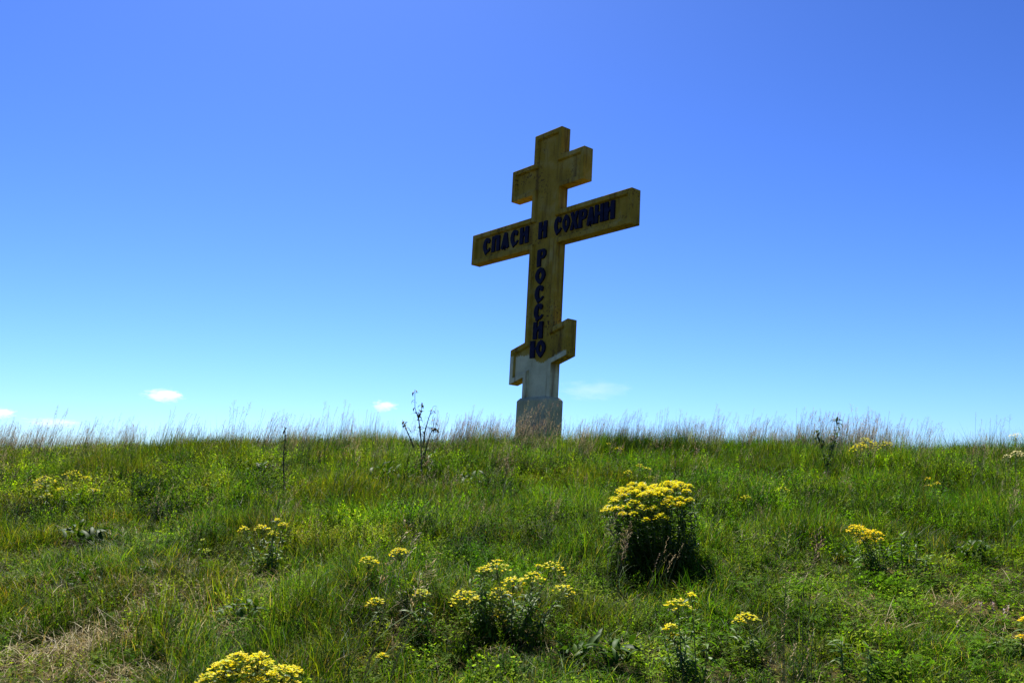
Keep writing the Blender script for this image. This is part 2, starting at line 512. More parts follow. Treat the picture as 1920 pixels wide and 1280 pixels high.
    G = {
        'С': es(),
        'П': [[(0, 0), (.38, 0), (.38, .78), (.60, .78), (.60, 0), (1, .02), (.97, .95), (.5, 1.02), (.03, .95)]],
        'А': [[(0, .06), (.34, .93), (.5, 1.02), (.70, .98), (1, .08), (.80, .0), (.66, .02), (.62, .2), (.54, .2), (.5, -.1), (.44, .2), (.38, .2), (.30, 0), (.14, -.02)]],
        'И': [[(0, 0), (.38, 0), (.38, .40), (.62, .58), (.62, 0), (1, 0), (1, 1), (.62, 1), (.62, .76), (.38, .60), (.38, 1), (0, 1)]],
        'Н': [[(0, 0), (.37, 0), (.37, .42), (.63, .42), (.63, 0), (1, 0), (1, 1), (.63, 1), (.63, .60), (.37, .60), (.37, 1), (0, 1)]],
        'Р': [[(0, -.02), (.44, 0), (.40, .42), (.78, .44), (1, .60), (1, .86), (.76, 1), (.06, 1), (.04, .5)][:9]],
        'О': o_(),
        'Х': [[(0, 0), (.34, 0), (.5, .34), (.66, 0), (1, 0), (.72, .5), (1, 1), (.66, 1), (.5, .66), (.34, 1), (0, 1), (.28, .5)]],
        'Ю': [[(0, 0), (.30, 0), (.30, .46), (.40, .46), (.40, .58), (.30, .58), (.30, 1), (0, 1)]] + o_(.40, .60),
    }
    G['Р'] = [[(0, -.02), (.42, -.02), (.42, .42), (.42, 1), (.05, 1), (0, .9)],
              [(.42, 1), (.78, 1), (1, .86), (1, .60), (.78, .43), (.42, .42), (.42, .56), (.60, .58), (.66, .66), (.66, .78), (.58, .86), (.42, .86)]]
    def letter(ch, u0, u1, v0, v1):
        bm = bmesh.new()
        yf, yb = REC - .03, REC + .0015
        for poly in G[ch]:
            P = [(u0 + a * (u1 - u0), v0 + b * (v1 - v0) + L) for a, b in poly]
            fr_ = [bm.verts.new((x, yf, z)) for x, z in P]; bk_ = [bm.verts.new((x, yb, z)) for x, z in P]
            bm.faces.new(fr_)
            for k in range(len(P)):
                j = (k + 1) % len(P); bm.faces.new((fr_[j], fr_[k], bk_[k], bk_[j]))
        bmesh.ops.recalc_face_normals(bm, faces=bm.faces)
        bmesh.ops.triangulate(bm, faces=[f for f in bm.faces if len(f.verts) > 4])
        me = bpy.data.meshes.new('letter'); bm.to_mesh(me); bm.free(); me.materials.append(M['blue'])
        link('letter', me, root)
    for ch, u0, u1 in zip('СПАСИ', (-1.885, -1.60, -1.30, -1.008, -.722), (-1.64, -1.345, -1.06, -.765, -.475)):
        letter(ch, u0, u1, 2.985, 3.315)
    letter('И', -.175, .055, 2.985, 3.315)
    for ch, u0, u1 in zip('СОХРАНИ', (.262, .485, .690, .912, 1.125, 1.322, 1.555), (.468, .675, .900, 1.115, 1.312, 1.532, 1.800)):
        letter(ch, u0, u1, 2.99, 3.32)
    for i, (ch, u0, u1) in enumerate(zip('РОССИЮ', (-.175, -.205, -.19, -.188, -.185, -.245), (.065, .070, .068, .075, .075, .172))):
        letter(ch, u0, u1, 2.456 - .346 * i, 2.778 - .346 * i)
    return root
cross = cross_thing()

def col_jit(c, a=.30, hue=.12):
    k = 1 + rnd.uniform(-a, a)
    h = rnd.uniform(-hue, hue)
    return (max(0, c[0] * k * (1 + h)), max(0, c[1] * k), max(0, c[2] * k * (1 - h)))

GREENS = [(.031, .078, .004), (.044, .104, .004), (.088, .152, .006), (.010, .031, .003), (.170, .225, .012), (.031, .080, .004), (.105, .098, .018), (.012, .036, .003)]
STRAW = [(.30, .23, .075), (.38, .31, .12), (.22, .155, .05)]

SPOTS = []          # where single plants stand: the turf is shorter round their feet

# ------------------------------------------------------------------ single plants
def leaf_mesh(L, w, bend, col, shape='lance', n=5, fold=.25):
    """a folded leaf along +X with a midrib, tip bending down"""
    v = []; f = []
    p = Vector((0, 0, 0)); e = 0.0
    for i in range(n + 1):
        t = i / n
        ww = w * (math.sin(math.pi * (.06 + .94 * t) ** (.8 if shape == 'lance' else .65)) ** .85) * .5
        if i == n: ww = 0.0004
        v += [(p.x, -ww, p.z + ww * fold), (p.x, 0, p.z), (p.x, ww, p.z + ww * fold)]
        p = p + Vector((math.cos(e), 0, math.sin(e))) * (L / n); e -= bend / n
    for i in range(n):
        a = 3 * i
        f += [(a, a + 1, a + 4, a + 3), (a + 1, a + 2, a + 5, a + 4)]
    return v, f
def leaf_data(name, L, w, bend, col, mat, **k):
    mb = MB(); v, f = leaf_mesh(L, w, bend, col, **k); mb.add(v, f, col)
    return mb.mesh(name, mat, True)

SP_LEAF = [leaf_data('leaf', L, L * .19, b, c, M['leaf']) for L, b, c in
           ((.060, .5, (.075, .150, .010)), (.072, .9, (.095, .175, .014)), (.052, .3, (.140, .210, .014)), (.066, 1.2, (.060, .120, .010)), (.058, .7, (.17, .15, .06)))]
DARK_LEAF = [(.050, .105, .008), (.095, .165, .012), (.034, .072, .006)]

def orient(az, el, roll=0.0):
    return Matrix.Rotation(az, 4, 'Z') @ Matrix.Rotation(-el, 4, 'Y') @ Matrix.Rotation(roll, 4, 'X')

def umbel(mb, top, axis, rad, n, cols, size=.0135, dome=.6):
    n = int(n * 1.7)
    """flat-topped head: rays fanning out from the stem tip, each ending in paired bracts"""
    ax = axis.normalized(); a = ax.orthogonal().normalized(); b = ax.cross(a)
    for q in range(n):
        r = rad * math.sqrt((q + .5) / n) * rnd.uniform(.88, 1.1); th = q * 2.39996 + rnd.uniform(-.3, .3)
        hgt = rad * (1.0 - dome * (r / rad) ** 2) + rnd.uniform(-.10, .10) * rad
        tip = top + (a * math.cos(th) + b * math.sin(th)) * r + ax * (hgt - rad * .75)
        root = top - ax * rad * .9
        if q % 2 == 0:
            mid = root.lerp(tip, .55) + (a * math.cos(th) + b * math.sin(th)) * r * .18
            mb.tube([root, mid, tip], [.0012, .0010, .0007], (.16, .20, .04), n=3)
        c = cols[rnd.randrange(len(cols))]
        k = rnd.choice((3, 4, 4, 5))
        t0 = rnd.uniform(0, 6.28)
        for j in range(k):
            mb.blade(tip, t0 + j * 6.283 / k + rnd.uniform(-.3, .3), R(rnd.uniform(5, 45)), size * rnd.uniform(.7, 1.2), size * .8,
                     rnd.uniform(-.3, .5), col_jit(c, .12, .04), n=2, shape='oval')

YELLOW = [(.72, .64, .014), (.70, .58, .012), (.66, .64, .02), (.42, .48, .03), (.72, .63, .014)]
GOLD = [(.74, .60, .012), (.74, .56, .010), (.70, .62, .016)]
CREAM = [(.78, .72, .50), (.80, .76, .60)]
LIME = [(.42, .50, .05), (.50, .55, .06), (.36, .45, .06)]

def stem_unit(root, base, top, head=.055, nhead=26, cols=YELLOW, leaves='parts', nl=26, l0=.12, rad=.0032, leafscale=1.15, bow=.0, leaf_cols=None):
    """one flowering stem of a plant; coordinates relative to the plant's empty"""
    base = Vector(base); top = Vector(top)
    H = (top - base).length
    side = Vector((rnd.uniform(-1, 1), rnd.uniform(-1, 1), 0)) * H * .05 + Vector((bow, 0, 0))
    def pt(t): return base.lerp(top, t) + side * math.sin(math.pi * t)
    mb = MB()
    mb.tube([pt(i / 6) for i in range(7)], [rad * (1 - .5 * i / 6) for i in range(7)], (.10, .12, .045), n=5)
    st = mb.build('stem', M['stem'], root, True)
    lm = MB()
    for q in range(nl):
        t = l0 + (.98 - l0) * (q + rnd.random() * .6) / nl
        az = q * 2.4 + rnd.uniform(-.4, .4)
        el = R(rnd.uniform(-25, 30) + 40 * (t - .5))
        s = leafscale * rnd.uniform(.75, 1.15) * (1.0 - .25 * abs(t - .6))
        if leaves == 'parts':
            d = SP_LEAF[4] if (t < .4 and rnd.random() < .3) else SP_LEAF[rnd.randrange(4)]
            o = link('leaf', d, st)
            o.matrix_local = Matrix.Translation(pt(t)) @ orient(az, el, rnd.uniform(-.4, .4)) @ Matrix.Scale(s, 4)
        else:
            c = col_jit(rnd.choice(leaf_cols or DARK_LEAF), .2, .03)
            v, f = leaf_mesh(.062 * s, .0125 * s, rnd.uniform(.2, 1.2), c, n=3)
            mm = Matrix.Translation(pt(t)) @ orient(az, el, rnd.uniform(-.4, .4))
            lm.add([mm @ Vector(p) for p in v], f, c)
    if leaves != 'parts' and nl:
        fo = lm.build('foliage', M['leaf'], st, True); fo['kind'] = 'stuff'
    if nhead:
        hm = MB()
        umbel(hm, top, (pt(1.0) - pt(.85)).lerp(Vector((0, 0, H * .15)), .5), head, nhead, cols)
        hm.build('flower_head', M['petal'], st)
    return st

def by_near(px):
    return px[1] > 1060

def plant_px(name, base_px, heads, label, cat='plant', group=None, spread=.05, dy=.06, **kw):
    """heads: (px, py, half width in photo px, number of florets)"""
    g = ground_at(*base_px)
    SPOTS.append((g.x, g.y, .12 + .012 * len(heads)))
    root = empty(name, g, label, cat, group)
    for h in heads:
        px, py, hw, nf = h[:4]
        yy = g.y + rnd.uniform(-dy, dy)
        hr = hw * g.y / F_PX
        top = at_depth(px, py + hw * .25, yy) - g
        bx = Vector((top.x * .25 + rnd.uniform(-1, 1) * spread, (yy - g.y) * .4, 0))
        bx.z = hz(g.x + bx.x, g.y + bx.y) - g.z - .01
        k = dict(kw)
        stem_unit(root, bx, top, head=hr, nhead=nf, **k)
        if nf and by_near(base_px):
            for q in range(2):                    # leafy side shoots without flowers
                f = rnd.uniform(.45, .8)
                off = Vector((rnd.gauss(0, .05), rnd.gauss(0, .04), 0))
                k2 = dict(k); k2['nl'] = 20
                stem_unit(root, bx + off * .4, bx.lerp(top, f) + off, nhead=0, **k2)
    return root

# the big rounded bush
def big_bush():
    g = ground_at(1232, 1068)
    SPOTS.append((g.x, g.y, .20))
    root = empty('spurge_bush', g, 'large rounded bush topped by a dense yellow flower dome, dark leaves below', 'bush')
    s = g.y / F_PX
    n = 62
    for q in range(n):
        r = math.sqrt((q + .5) / n); th = q * 2.39996
        ux, uy = r * math.cos(th), r * math.sin(th)
        # photo: dome from x 1130..1300 px, crown at y 903, rim around y 960-980
        px = 1214 + ux * 82
        hgt = (1068 - 916) - (34 if ux < 0 else 10) * ux * ux - (52 if uy < 0 else 20) * uy * uy + 30 * (vnoise(ux, uy, .55, 5) - .5) + rnd.uniform(-8, 8) + ux * 8
        top = Vector((at_depth(px, 1000, g.y).x - g.x, uy * 92 * s, hgt * s + uy * 92 * s * .12))
        b = Vector((ux * .16 + .02, uy * .18, 0)); b.z = hz(g.x + b.x, g.y + b.y) - g.z - .01
        stem_unit(root, b, top, head=.042 * rnd.uniform(.7, 1.25), nhead=rnd.randint(12, 22), leaves='joined', nl=46, l0=.12, leafscale=1.3, bow=ux * .05)
    # a low skirt of leafy shoots without flowers
    for q in range(30):
        th = q * 6.283 / 30 + rnd.uniform(-.2, .2)
        top = Vector((math.cos(th) * .24 + .04, math.sin(th) * .26, rnd.uniform(.14, .32)))
        stem_unit(root, (math.cos(th) * .15 + .04, math.sin(th) * .2, -.02), top, nhead=0, leaves='joined', nl=30, l0=.1, leafscale=1.0)
big_bush()

GY = 'yellow-flowered spurge plants on the slope'
plant_px('spurge_plant', (945, 1195), [(930, 1052, 30, 30), (905, 1062, 14, 12), (1040, 1056, 24, 16), (1000, 1075, 26, 20), (962, 1082, 24, 20), (935, 1103, 30, 26),
          (868, 1108, 27, 28), (888, 1120, 14, 10), (935, 1142, 24, 22), (1062, 1098, 22, 14), (1010, 1058, 8, 4)],
         'loose many-stemmed spurge with eleven scattered yellow heads below the big bush', group=GY, spread=.10, dy=.14, nl=20, leafscale=1.15)
plant_px('spurge_plant', (455, 1400), [(395, 1262, 26, 26), (420, 1240, 28, 30), (448, 1226, 30, 34), (485, 1226, 26, 30), (470, 1250, 26, 20), (430, 1262, 26, 20), (500, 1240, 16, 12)],
         'wide yellow flower dome on the lower edge of the slope', group=GY, spread=.10, dy=.10, nl=22, leafscale=1.1)
plant_px('spurge_plant', (515, 1410), [(470, 1270, 26, 26), (500, 1262, 26, 28), (530, 1250, 24, 26), (552, 1250, 18, 18), (545, 1272, 24, 20), (515, 1285, 26, 24)],
         'smaller yellow flower dome beside the wide dome on the lower edge', group=GY, spread=.08, dy=.08, nl=22, leafscale=1.1)
plant_px('spurge_plant', (752, 1150), [(748, 1028, 19, 24)], 'tall single stem with one yellow head, dark leafy stalk', group=GY, nl=36, leafscale=.8)
plant_px('spurge_plant', (702, 1120), [(692, 1044, 19, 24)], 'slender spurge with one yellow head beside the tall single stem', group=GY, nl=18, leafscale=.9)
plant_px('spurge_plant', (705, 1180), [(703, 1122, 18, 20)], 'low spurge with one yellow head over brown dead leaves', group=GY, nl=16)
plant_px('spurge_plant', (806, 1200), [(790, 1106, 17, 18)], 'spurge with a greenish-yellow head and pale narrow leaves', group=GY, cols=LIME + YELLOW[:2], nl=24)
plant_px('spurge_plant', (505, 1082), [(455, 988, 11, 12), (490, 984, 14, 16), (532, 980, 10, 10), (512, 996, 12, 10), (520, 972, 6, 5)],
         'bushy spurge with five small yellow heads around a dark stalk', group=GY, spread=.06, nl=26, leafscale=.9)
plant_px('spurge_plant', (88, 972), [(84, 893, 20, 24), (74, 910, 12, 12), (90, 925, 9, 8)], 'spurge with three yellow heads farthest along the slope from the big bush', group=GY, nl=14)
plant_px('spurge_plant', (145, 968), [(135, 882, 17, 20), (162, 892, 12, 14), (112, 914, 8, 8)], 'spurge with three yellow heads next to a fainter one in tall grass', group=GY, nl=14)
plant_px('spurge_plant', (180, 968), [(176, 915, 12, 12)], 'short spurge with one faint yellow head in tall grass', group=GY, nl=10)
plant_px('spurge_plant', (1640, 1082), [(1602, 985, 18, 24), (1620, 992, 20, 28), (1640, 994, 16, 20), (1625, 1006, 18, 20), (1650, 1008, 8, 5)],
         'spurge with a dense golden flower cluster beside leafy shoots', group=GY, cols=GOLD, nl=20, spread=.07)
plant_px('spurge_plant', (1625, 905), [(1610, 832, 20, 24), (1630, 826, 22, 28), (1622, 820, 10, 10)], 'yellow spurge standing on the crest among seeding grass', group=GY, nl=10, cols=LIME[:1] + YELLOW)
plant_px('spurge_plant', (1668, 905), [(1663, 828, 13, 14)], 'small spurge on the crest just beside a larger yellow one', group=GY, nl=8, cols=LIME[:1] + YELLOW)
plant_px('spurge_plant', (1742, 950), [(1740, 895, 6, 5), (1742, 908, 6, 5), (1758, 904, 7, 6)], 'thin plant with three tiny orange-yellow heads', group=GY, cols=GOLD, nl=8, leafscale=.7)
plant_px('spurge_plant', (1470, 968), [(1467, 912, 15, 14)], 'small spurge with one dull yellow head in mid slope', group=GY, cols=LIME + YELLOW[:1], nl=14, leafscale=.8)
plant_px('spurge_plant', (1402, 975), [(1399, 929, 12, 10)], 'very short spurge with a flat yellow head in mid slope', group=GY, nl=8, leafscale=.7)
plant_px('spurge_plant', (1300, 1290), [(1270, 1124, 24, 24), (1296, 1112, 8, 4), (1257, 1170, 16, 12), (1262, 1188, 12, 9)],
         'leaning spurge with yellow heads just below the big bush shadow', group=GY, nl=26, spread=.03, leafscale=1.1)
plant_px('spurge_plant', (1428, 1245), [(1397, 1150, 26, 28)], 'leaning spurge with a single flat yellow head over short turf', group=GY, nl=16, spread=.02, leafscale=1.1)
plant_px('spurge_plant', (1930, 1230), [(1920, 1158, 10, 12), (1916, 1190, 10, 10)], 'spurge with golden heads beside pale pink flowers', group=GY, cols=GOLD, nl=14)
plant_px('spurge_plant', (718, 1262), [(717, 1225, 11, 14)], 'dwarf spurge with one small yellow head low in the turf', group=GY, nl=12, leafscale=.8)
plant_px('spurge_plant', (600, 1085), [(600, 1060, 9, 8)], 'tiny golden flower low in mid slope grass', group=GY, cols=GOLD, nl=8, leafscale=.6)
plant_px('spurge_plant', (388, 1060), [(386, 1029, 10, 8), (380, 1010, 5, 3)], 'small lime-green budding spurge in mid slope', group=GY, cols=LIME, nl=12, leafscale=.8)
plant_px('spurge_plant', (1190, 938), [(1176, 882, 10, 10), (1200, 870, 9, 8), (1215, 876, 8, 7), (1222, 893, 12, 10)], 'faint yellow spurge uphill of the big bush', group=GY, cols=LIME[:1] + YELLOW, nl=10, leafscale=.7)
plant_px('spurge_plant', (1162, 890), [(1160, 838, 8, 7), (1140, 830, 5, 4)], 'tiny yellow flowers on the crest beside the pedestal', group=GY, nl=6, leafscale=.6)

GS = 'leafy shoots without flowers'
for base, tops, lab in (
        ((1585, 1300), [(1578, 1196, 0, 0)], 'upright pale leafy shoot, one of a pair on the lower edge of the turf'),
        ((1632, 1310), [(1628, 1208, 0, 0)], 'upright pale leafy shoot, one of a pair on the lower edge of the turf'),
        ((1692, 1085), [(1690, 998, 0, 0), (1702, 1022, 0, 0), (1668, 1020, 0, 0)], 'leafy shoots with star-shaped tips right beside the golden cluster'),
        ((1722, 1090), [(1720, 1016, 0, 0), (1738, 1040, 0, 0)], 'lower leafy shoots beside the star-tipped shoots'),
        ((905, 1190), [(902, 1080, 0, 0), (912, 1118, 0, 0)], 'fresh narrow-leaved shoot among the loose yellow spurge stems')):
    plant_px('leafy_shoot', base, tops, lab, group=GS, nl=44, l0=.1, leafscale=1.2, spread=.02)

# broad-leaved dark weeds: each leaf is its own piece
BROAD = [leaf_data('leaf', L, L * k, b, c, M['broad'], shape='oval', n=6, fold=.35) for L, k, b, c in
         ((.17, .30, .9, (.034, .080, .007)), (.14, .36, .6, (.046, .100, .008)), (.20, .24, 1.2, (.028, .064, .006)), (.12, .42, .5, (.062, .120, .009)))]
GB = 'broad-leaved dark weeds'
def rosette(px, n, size, tall, label):
    g = ground_at(*px)
    SPOTS.append((g.x, g.y, .14 * size + .05))
    root = empty('broadleaf_weed', g, label, 'weed', GB)
    size *= .85; n = int(n * 2.1)
    for q in range(n):
        t = rnd.random()
        o = link('leaf', rnd.choice(BROAD), root)
        o.matrix_local = (Matrix.Translation((rnd.gauss(0, .10) * size, rnd.gauss(0, .08) * size, .02 + t * tall * 1.2))
                          @ orient(q * 2.4 + rnd.uniform(-.5, .5), R(rnd.uniform(15, 70)), rnd.uniform(-.5, .5)) @ Matrix.Scale(size * rnd.uniform(.6, 1.1), 4))
for px, n, size, tall, lab in (
        ((160, 1030), 20, .95, .14, 'dark broad-leaved weed below the farthest yellow spurges'),
        ((150, 1105), 14, .55, .06, 'low broad-leaved weed at the edge of the worn strip'),
        ((498, 905), 22, 1.2, .18, 'glossy dark broad-leaved weed around a dry dark spike'),
        ((455, 905), 12, 1.0, .10, 'paler broad-leaved weed beside the glossy dark one'),
        ((725, 920), 22, 1.05, .20, 'dark bushy weed downhill of the branched dead stalk'),
        ((880, 920), 16, .9, .12, 'dull broad-leaved weed downhill of the pedestal'),
        ((793, 898), 20, .9, .26, 'broad leaves at the foot of the branched dead stalk'),
        ((1590, 1060), 16, .6, .08, 'dark bushy weed beside the golden spurge'),
        ((1830, 1055), 18, .75, .10, 'curly dark weed in short turf uphill of the pink flowers'),
        ((1760, 950), 16, .9, .10, 'dark weed patch below three tiny orange heads'),
        ((1145, 1255), 20, .75, .09, 'broad-leaved weed low on the slope under the big bush'),
        ((1075, 1250), 14, .6, .06, 'fresh green broad-leaved weed beside the loose spurge'),
        ((445, 1180), 18, .6, .10, 'grey-green weed above the wide yellow dome'),
        ((270, 1085), 12, .5, .04, 'small dark weed above the worn strip'),
        ((1490, 900), 12, .7, .08, 'small dark weed uphill of the dull yellow head')):
    rosette(px, n, size, tall, lab)

# dry stalks and thistles on the crest
def stalk(name, base_px, lines, label, cat, r0=.009, nleaf=20, col=(.034, .030, .016), lcol=(.026, .034, .010), lsz=.08):
    g = ground_at(*base_px)
    SPOTS.append((g.x, g.y, .22))
    root = empty(name, g, label, cat)
    for pts in lines:
        P = []
        for (px, py) in pts:
            px = base_px[0] + (px - base_px[0]) * .85
            P.append(at_depth(px, py, g.y) - g + Vector((0, rnd.uniform(-.04, .04), 0)))
        mb = MB(); k = len(P)
        mb.tube(P, [r0 * (1 - .7 * i / (k - 1)) for i in range(k)], col, n=5)
        st = mb.build('stem', M['stem'], root, True)
        lm = MB()
        for q in range(nleaf):
            t = rnd.uniform(.15, 1.0) * (k - 1); i = min(int(t), k - 2)
            p = P[i].lerp(P[i + 1], t - i)
            s = lsz * rnd.uniform(.4, 1.2)
            v, f = leaf_mesh(s, s * .28, rnd.uniform(.8, 2.6), lcol, n=4)
            mm = Matrix.Translation(p) @ orient(rnd.uniform(0, 6.28), R(rnd.uniform(-10, 70)))
            lm.add([mm @ Vector(a) for a in v], f, col_jit(lcol, .2))
        fo = lm.build('foliage', M['broad'], st, True); fo['kind'] = 'stuff'
stalk('dead_stalk', (793, 905), [[(793, 908), (790, 872), (789, 815), (784, 790), (776, 765), (775, 730)], [(788, 820), (783, 785), (778, 772)], [(782, 783), (789, 776), (792, 757)],
      [(792, 838), (797, 808), (806, 785), (814, 763)], [(797, 850), (805, 825), (815, 800), (818, 782)], [(772, 838), (760, 812), (752, 798), (748, 787)],
      [(813, 805), (822, 806), (828, 812)]],
      'branched dark dead stalk with curled leaves rising above the crest', 'stalk')
stalk('dry_spike', (533, 935), [[(533, 938), (533, 915), (532, 870), (533, 845), (534, 820), (535, 800)]], 'straight dark dry spike among glossy weeds', 'stalk', r0=.009, nleaf=60, lsz=.055)
stalk('thistle', (1552, 925), [[(1552, 925), (1550, 875), (1556, 848), (1566, 825)], [(1551, 880), (1538, 840), (1528, 806)], [(1553, 862), (1566, 838), (1572, 800), (1572, 782)]],
      'branching grey-green thistle on the crest beside the yellow spurge', 'thistle', r0=.005, nleaf=46, col=(.06, .095, .03), lcol=(.065, .105, .03), lsz=.09)
stalk('dark_dock', (1266, 930), [[(1266, 933), (1266, 905), (1266, 870), (1267, 845)]], 'dark dock spike on the slope uphill of the big bush', 'weed', r0=.007, nleaf=60, lsz=.05)
stalk('bare_stalk', (705, 838), [[(705, 838), (707, 818), (709, 806)], [(694, 838), (691, 818), (690, 808)]], 'short dark dock stalks on the crest', 'stalk', r0=.005, nleaf=12, lsz=.035)

# pale flowers on the right
plant_px('cream_flower_plant', (1905, 920), [(1904, 812, 13, 16), (1908, 845, 13, 16), (1890, 852, 8, 8), (1918, 850, 10, 8)], 'tall plant with creamy white flower clusters on the crest', cat='plant', cols=CREAM, nl=10)
def pink_flower(base_px, top_px, label):
    g = ground_at(*base_px)
    root = empty('pink_flower', g, label, 'flower', 'pale pink flowers in the short turf')
    top = at_depth(*top_px, g.y) - g
    mb = MB(); mb.tube([(0, 0, -.01), top * .5, top], [.002, .0017, .0012], (.09, .11, .05), n=4)
    st = mb.build('stem', M['stem'], root, True)
    hm = MB()
    for q in range(16):
        az = rnd.uniform(0, 6.28); z = rnd.uniform(-.03, .012)
        hm.blade(top + Vector((0, 0, z)), az, R(rnd.uniform(0, 60)), rnd.uniform(.012, .02), .006, .4, col_jit((.55, .40, .46), .15), n=2, shape='oval')
    hm.build('flower_head', M['petal'], st)
for b, t, lab in (((1892, 1175), (1890, 1140), 'pale pink flower in the loose group beside the golden spurge'), ((1862, 1175), (1862, 1133), 'pale pink flower in the loose group beside the golden spurge'),
                  ((1838, 1180), (1838, 1130), 'pale pink flower in the loose group beside the golden spurge'), ((1797, 1195), (1796, 1165), 'low pale pink flower set apart in short turf'),
                  ((1880, 1180), (1882, 1146), 'pale pink flower in the loose group beside the golden spurge'), ((412, 1125), (414, 1108), 'single pinkish thistle flower in mid slope grass')):
    pink_flower(b, t, lab)

# ------------------------------------------------------------------ grass (stuff, instanced tufts)
def proto_collection(name, meshes):
    col = bpy.data.collections.new(name)
    for i, me in enumerate(meshes):
        o = bpy.data.objects.new('%s_%02d' % (name, i), me)
        col.objects.link(o)
    return col

def scatter(name, pts, rot, scl, idx, col, label, cat):
    me = bpy.data.meshes.new(name)
    me.from_pydata(pts.tolist(), [], [])
    a = me.attributes.new('rot', 'FLOAT_VECTOR', 'POINT'); a.data.foreach_set('vector', rot.astype(np.float32).ravel())
    a = me.attributes.new('scl', 'FLOAT_VECTOR', 'POINT'); a.data.foreach_set('vector', scl.astype(np.float32).ravel())
    a = me.attributes.new('idx', 'INT', 'POINT'); a.data.foreach_set('value', idx.astype(np.int32))
    o = link(name, me)
    g = bpy.data.node_groups.new(name, 'GeometryNodeTree')
    g.interface.new_socket('Geometry', in_out='INPUT', socket_type='NodeSocketGeometry')
    g.interface.new_socket('Geometry', in_out='OUTPUT', socket_type='NodeSocketGeometry')
    gi = g.nodes.new('NodeGroupInput'); go = g.nodes.new('NodeGroupOutput')
    ci = g.nodes.new('GeometryNodeCollectionInfo')
    ci.inputs['Collection'].default_value = col
    ci.inputs['Separate Children'].default_value = True
    ci.inputs['Reset Children'].default_value = True
    ip = g.nodes.new('GeometryNodeInstanceOnPoints')
    ip.inputs['Pick Instance'].default_value = True
    def attr(nm, tp):
        x = g.nodes.new('GeometryNodeInputNamedAttribute'); x.data_type = tp; x.inputs['Name'].default_value = nm
        return x.outputs[0]
    g.links.new(gi.outputs[0], ip.inputs['Points'])
    g.links.new(ci.outputs[0], ip.inputs['Instance'])
    g.links.new(attr('idx', 'INT'), ip.inputs['Instance Index'])
    e2r = g.nodes.new('FunctionNodeEulerToRotation')
    g.links.new(attr('rot', 'FLOAT_VECTOR'), e2r.inputs[0]); g.links.new(e2r.outputs[0], ip.inputs['Rotation'])
    g.links.new(attr('scl', 'FLOAT_VECTOR'), ip.inputs['Scale'])
    g.links.new(ip.outputs[0], go.inputs[0])
    md = o.modifiers.new('scatter', 'NODES'); md.node_group = g
    tag(o, label, cat, kind='stuff')
    return o

def field(density, y0=2.6, y1=18.5):
    """random points over the visible slope with some margin at the sides"""
    A = .66 * (y1 ** 2 - y0 ** 2) + 5.0 * (y1 - y0)
    n = int(A * density)
    y = np.sqrt(rng.uniform(y0 ** 2, y1 ** 2, n))
    x = rng.uniform(-1, 1, n) * (.66 * y + 2.2)
    return x, y

def trampled(x, y):
    k = np.zeros(len(x))
    for sx, sy, r in SPOTS:
        t = np.clip((sy + .1 - y) / .55, 0, 1)               # plants crowd the grass on their shaded, downhill side
        d = np.hypot((x - sx - .02 * t) / r, np.where(y < sy, (y - sy) / (r * 2.6), (y - sy) / r))
        k = np.maximum(k, np.clip(1.5 - d, 0, 1))
    return k

# zones of the meadow (0..1), from what grows where
def bump(x, y, cx, cy, rx, ry, soft=.5):
    d = np.sqrt(((x - cx) / rx) ** 2 + ((y - cy) / ry) ** 2)
    d = d + (fbm(x, y, .9, 40) - .5) * .7
    return np.clip((1.0 + soft - d) / soft / 2, 0, 1)
def zone_short(x, y):      # low herby turf on the right and along the lower edge
    return np.clip(np.maximum(bump(x, y, 2.7, 5.2, 2.2, 1.5), bump(x, y, .6, 3.2, 2.5, .8)), 0, 1)
def zone_worn(x, y):       # dry, trodden strip at lower left
    t = np.clip((y - 3.0) / 3.5, 0, 1)
    cx = -2.35 + .35 * t
    d = np.abs(x - cx) / (.62 + .1 * t) + (fbm(x, y, .8, 50) - .5) * 1.3
    return np.clip(1.4 - d, 0, 1) * np.clip((6.3 - y) / 1.2, 0, 1)

def tuft(nb, rad, h0, h1, w, straw=.03, flop=.5):
    mb = MB()
    for _ in range(nb):
        r = rad * math.sqrt(rnd.random()); a = rnd.uniform(0, 6.283)
        L = rnd.uniform(h0, h1)
        c = col_jit(rnd.choice(STRAW), .2) if rnd.random() < straw else col_jit(rnd.choice(GREENS))
        mb.blade((r * math.cos(a), r * math.sin(a), -.01), rnd.uniform(0, 6.283), R(rnd.uniform(62, 90)), L,
                 w * rnd.uniform(.7, 1.3), rnd.uniform(.1, 1.0 + flop), c, n=3, twist=rnd.uniform(-.8, .8))
    return mb
meshes = []
for i in range(5): meshes.append(tuft(60, .10, .10, .25, .0034).mesh('grass_tuft', M['grass']))
for i in range(3): meshes.append(tuft(42, .09, .18, .36, .0038, .05, .9).mesh('grass_tuft', M['grass']))
for i in range(3): meshes.append(tuft(75, .10, .04, .12, .0034, .06, .6).mesh('grass_tuft', M['grass']))
colG = proto_collection('grass_tuft', meshes)

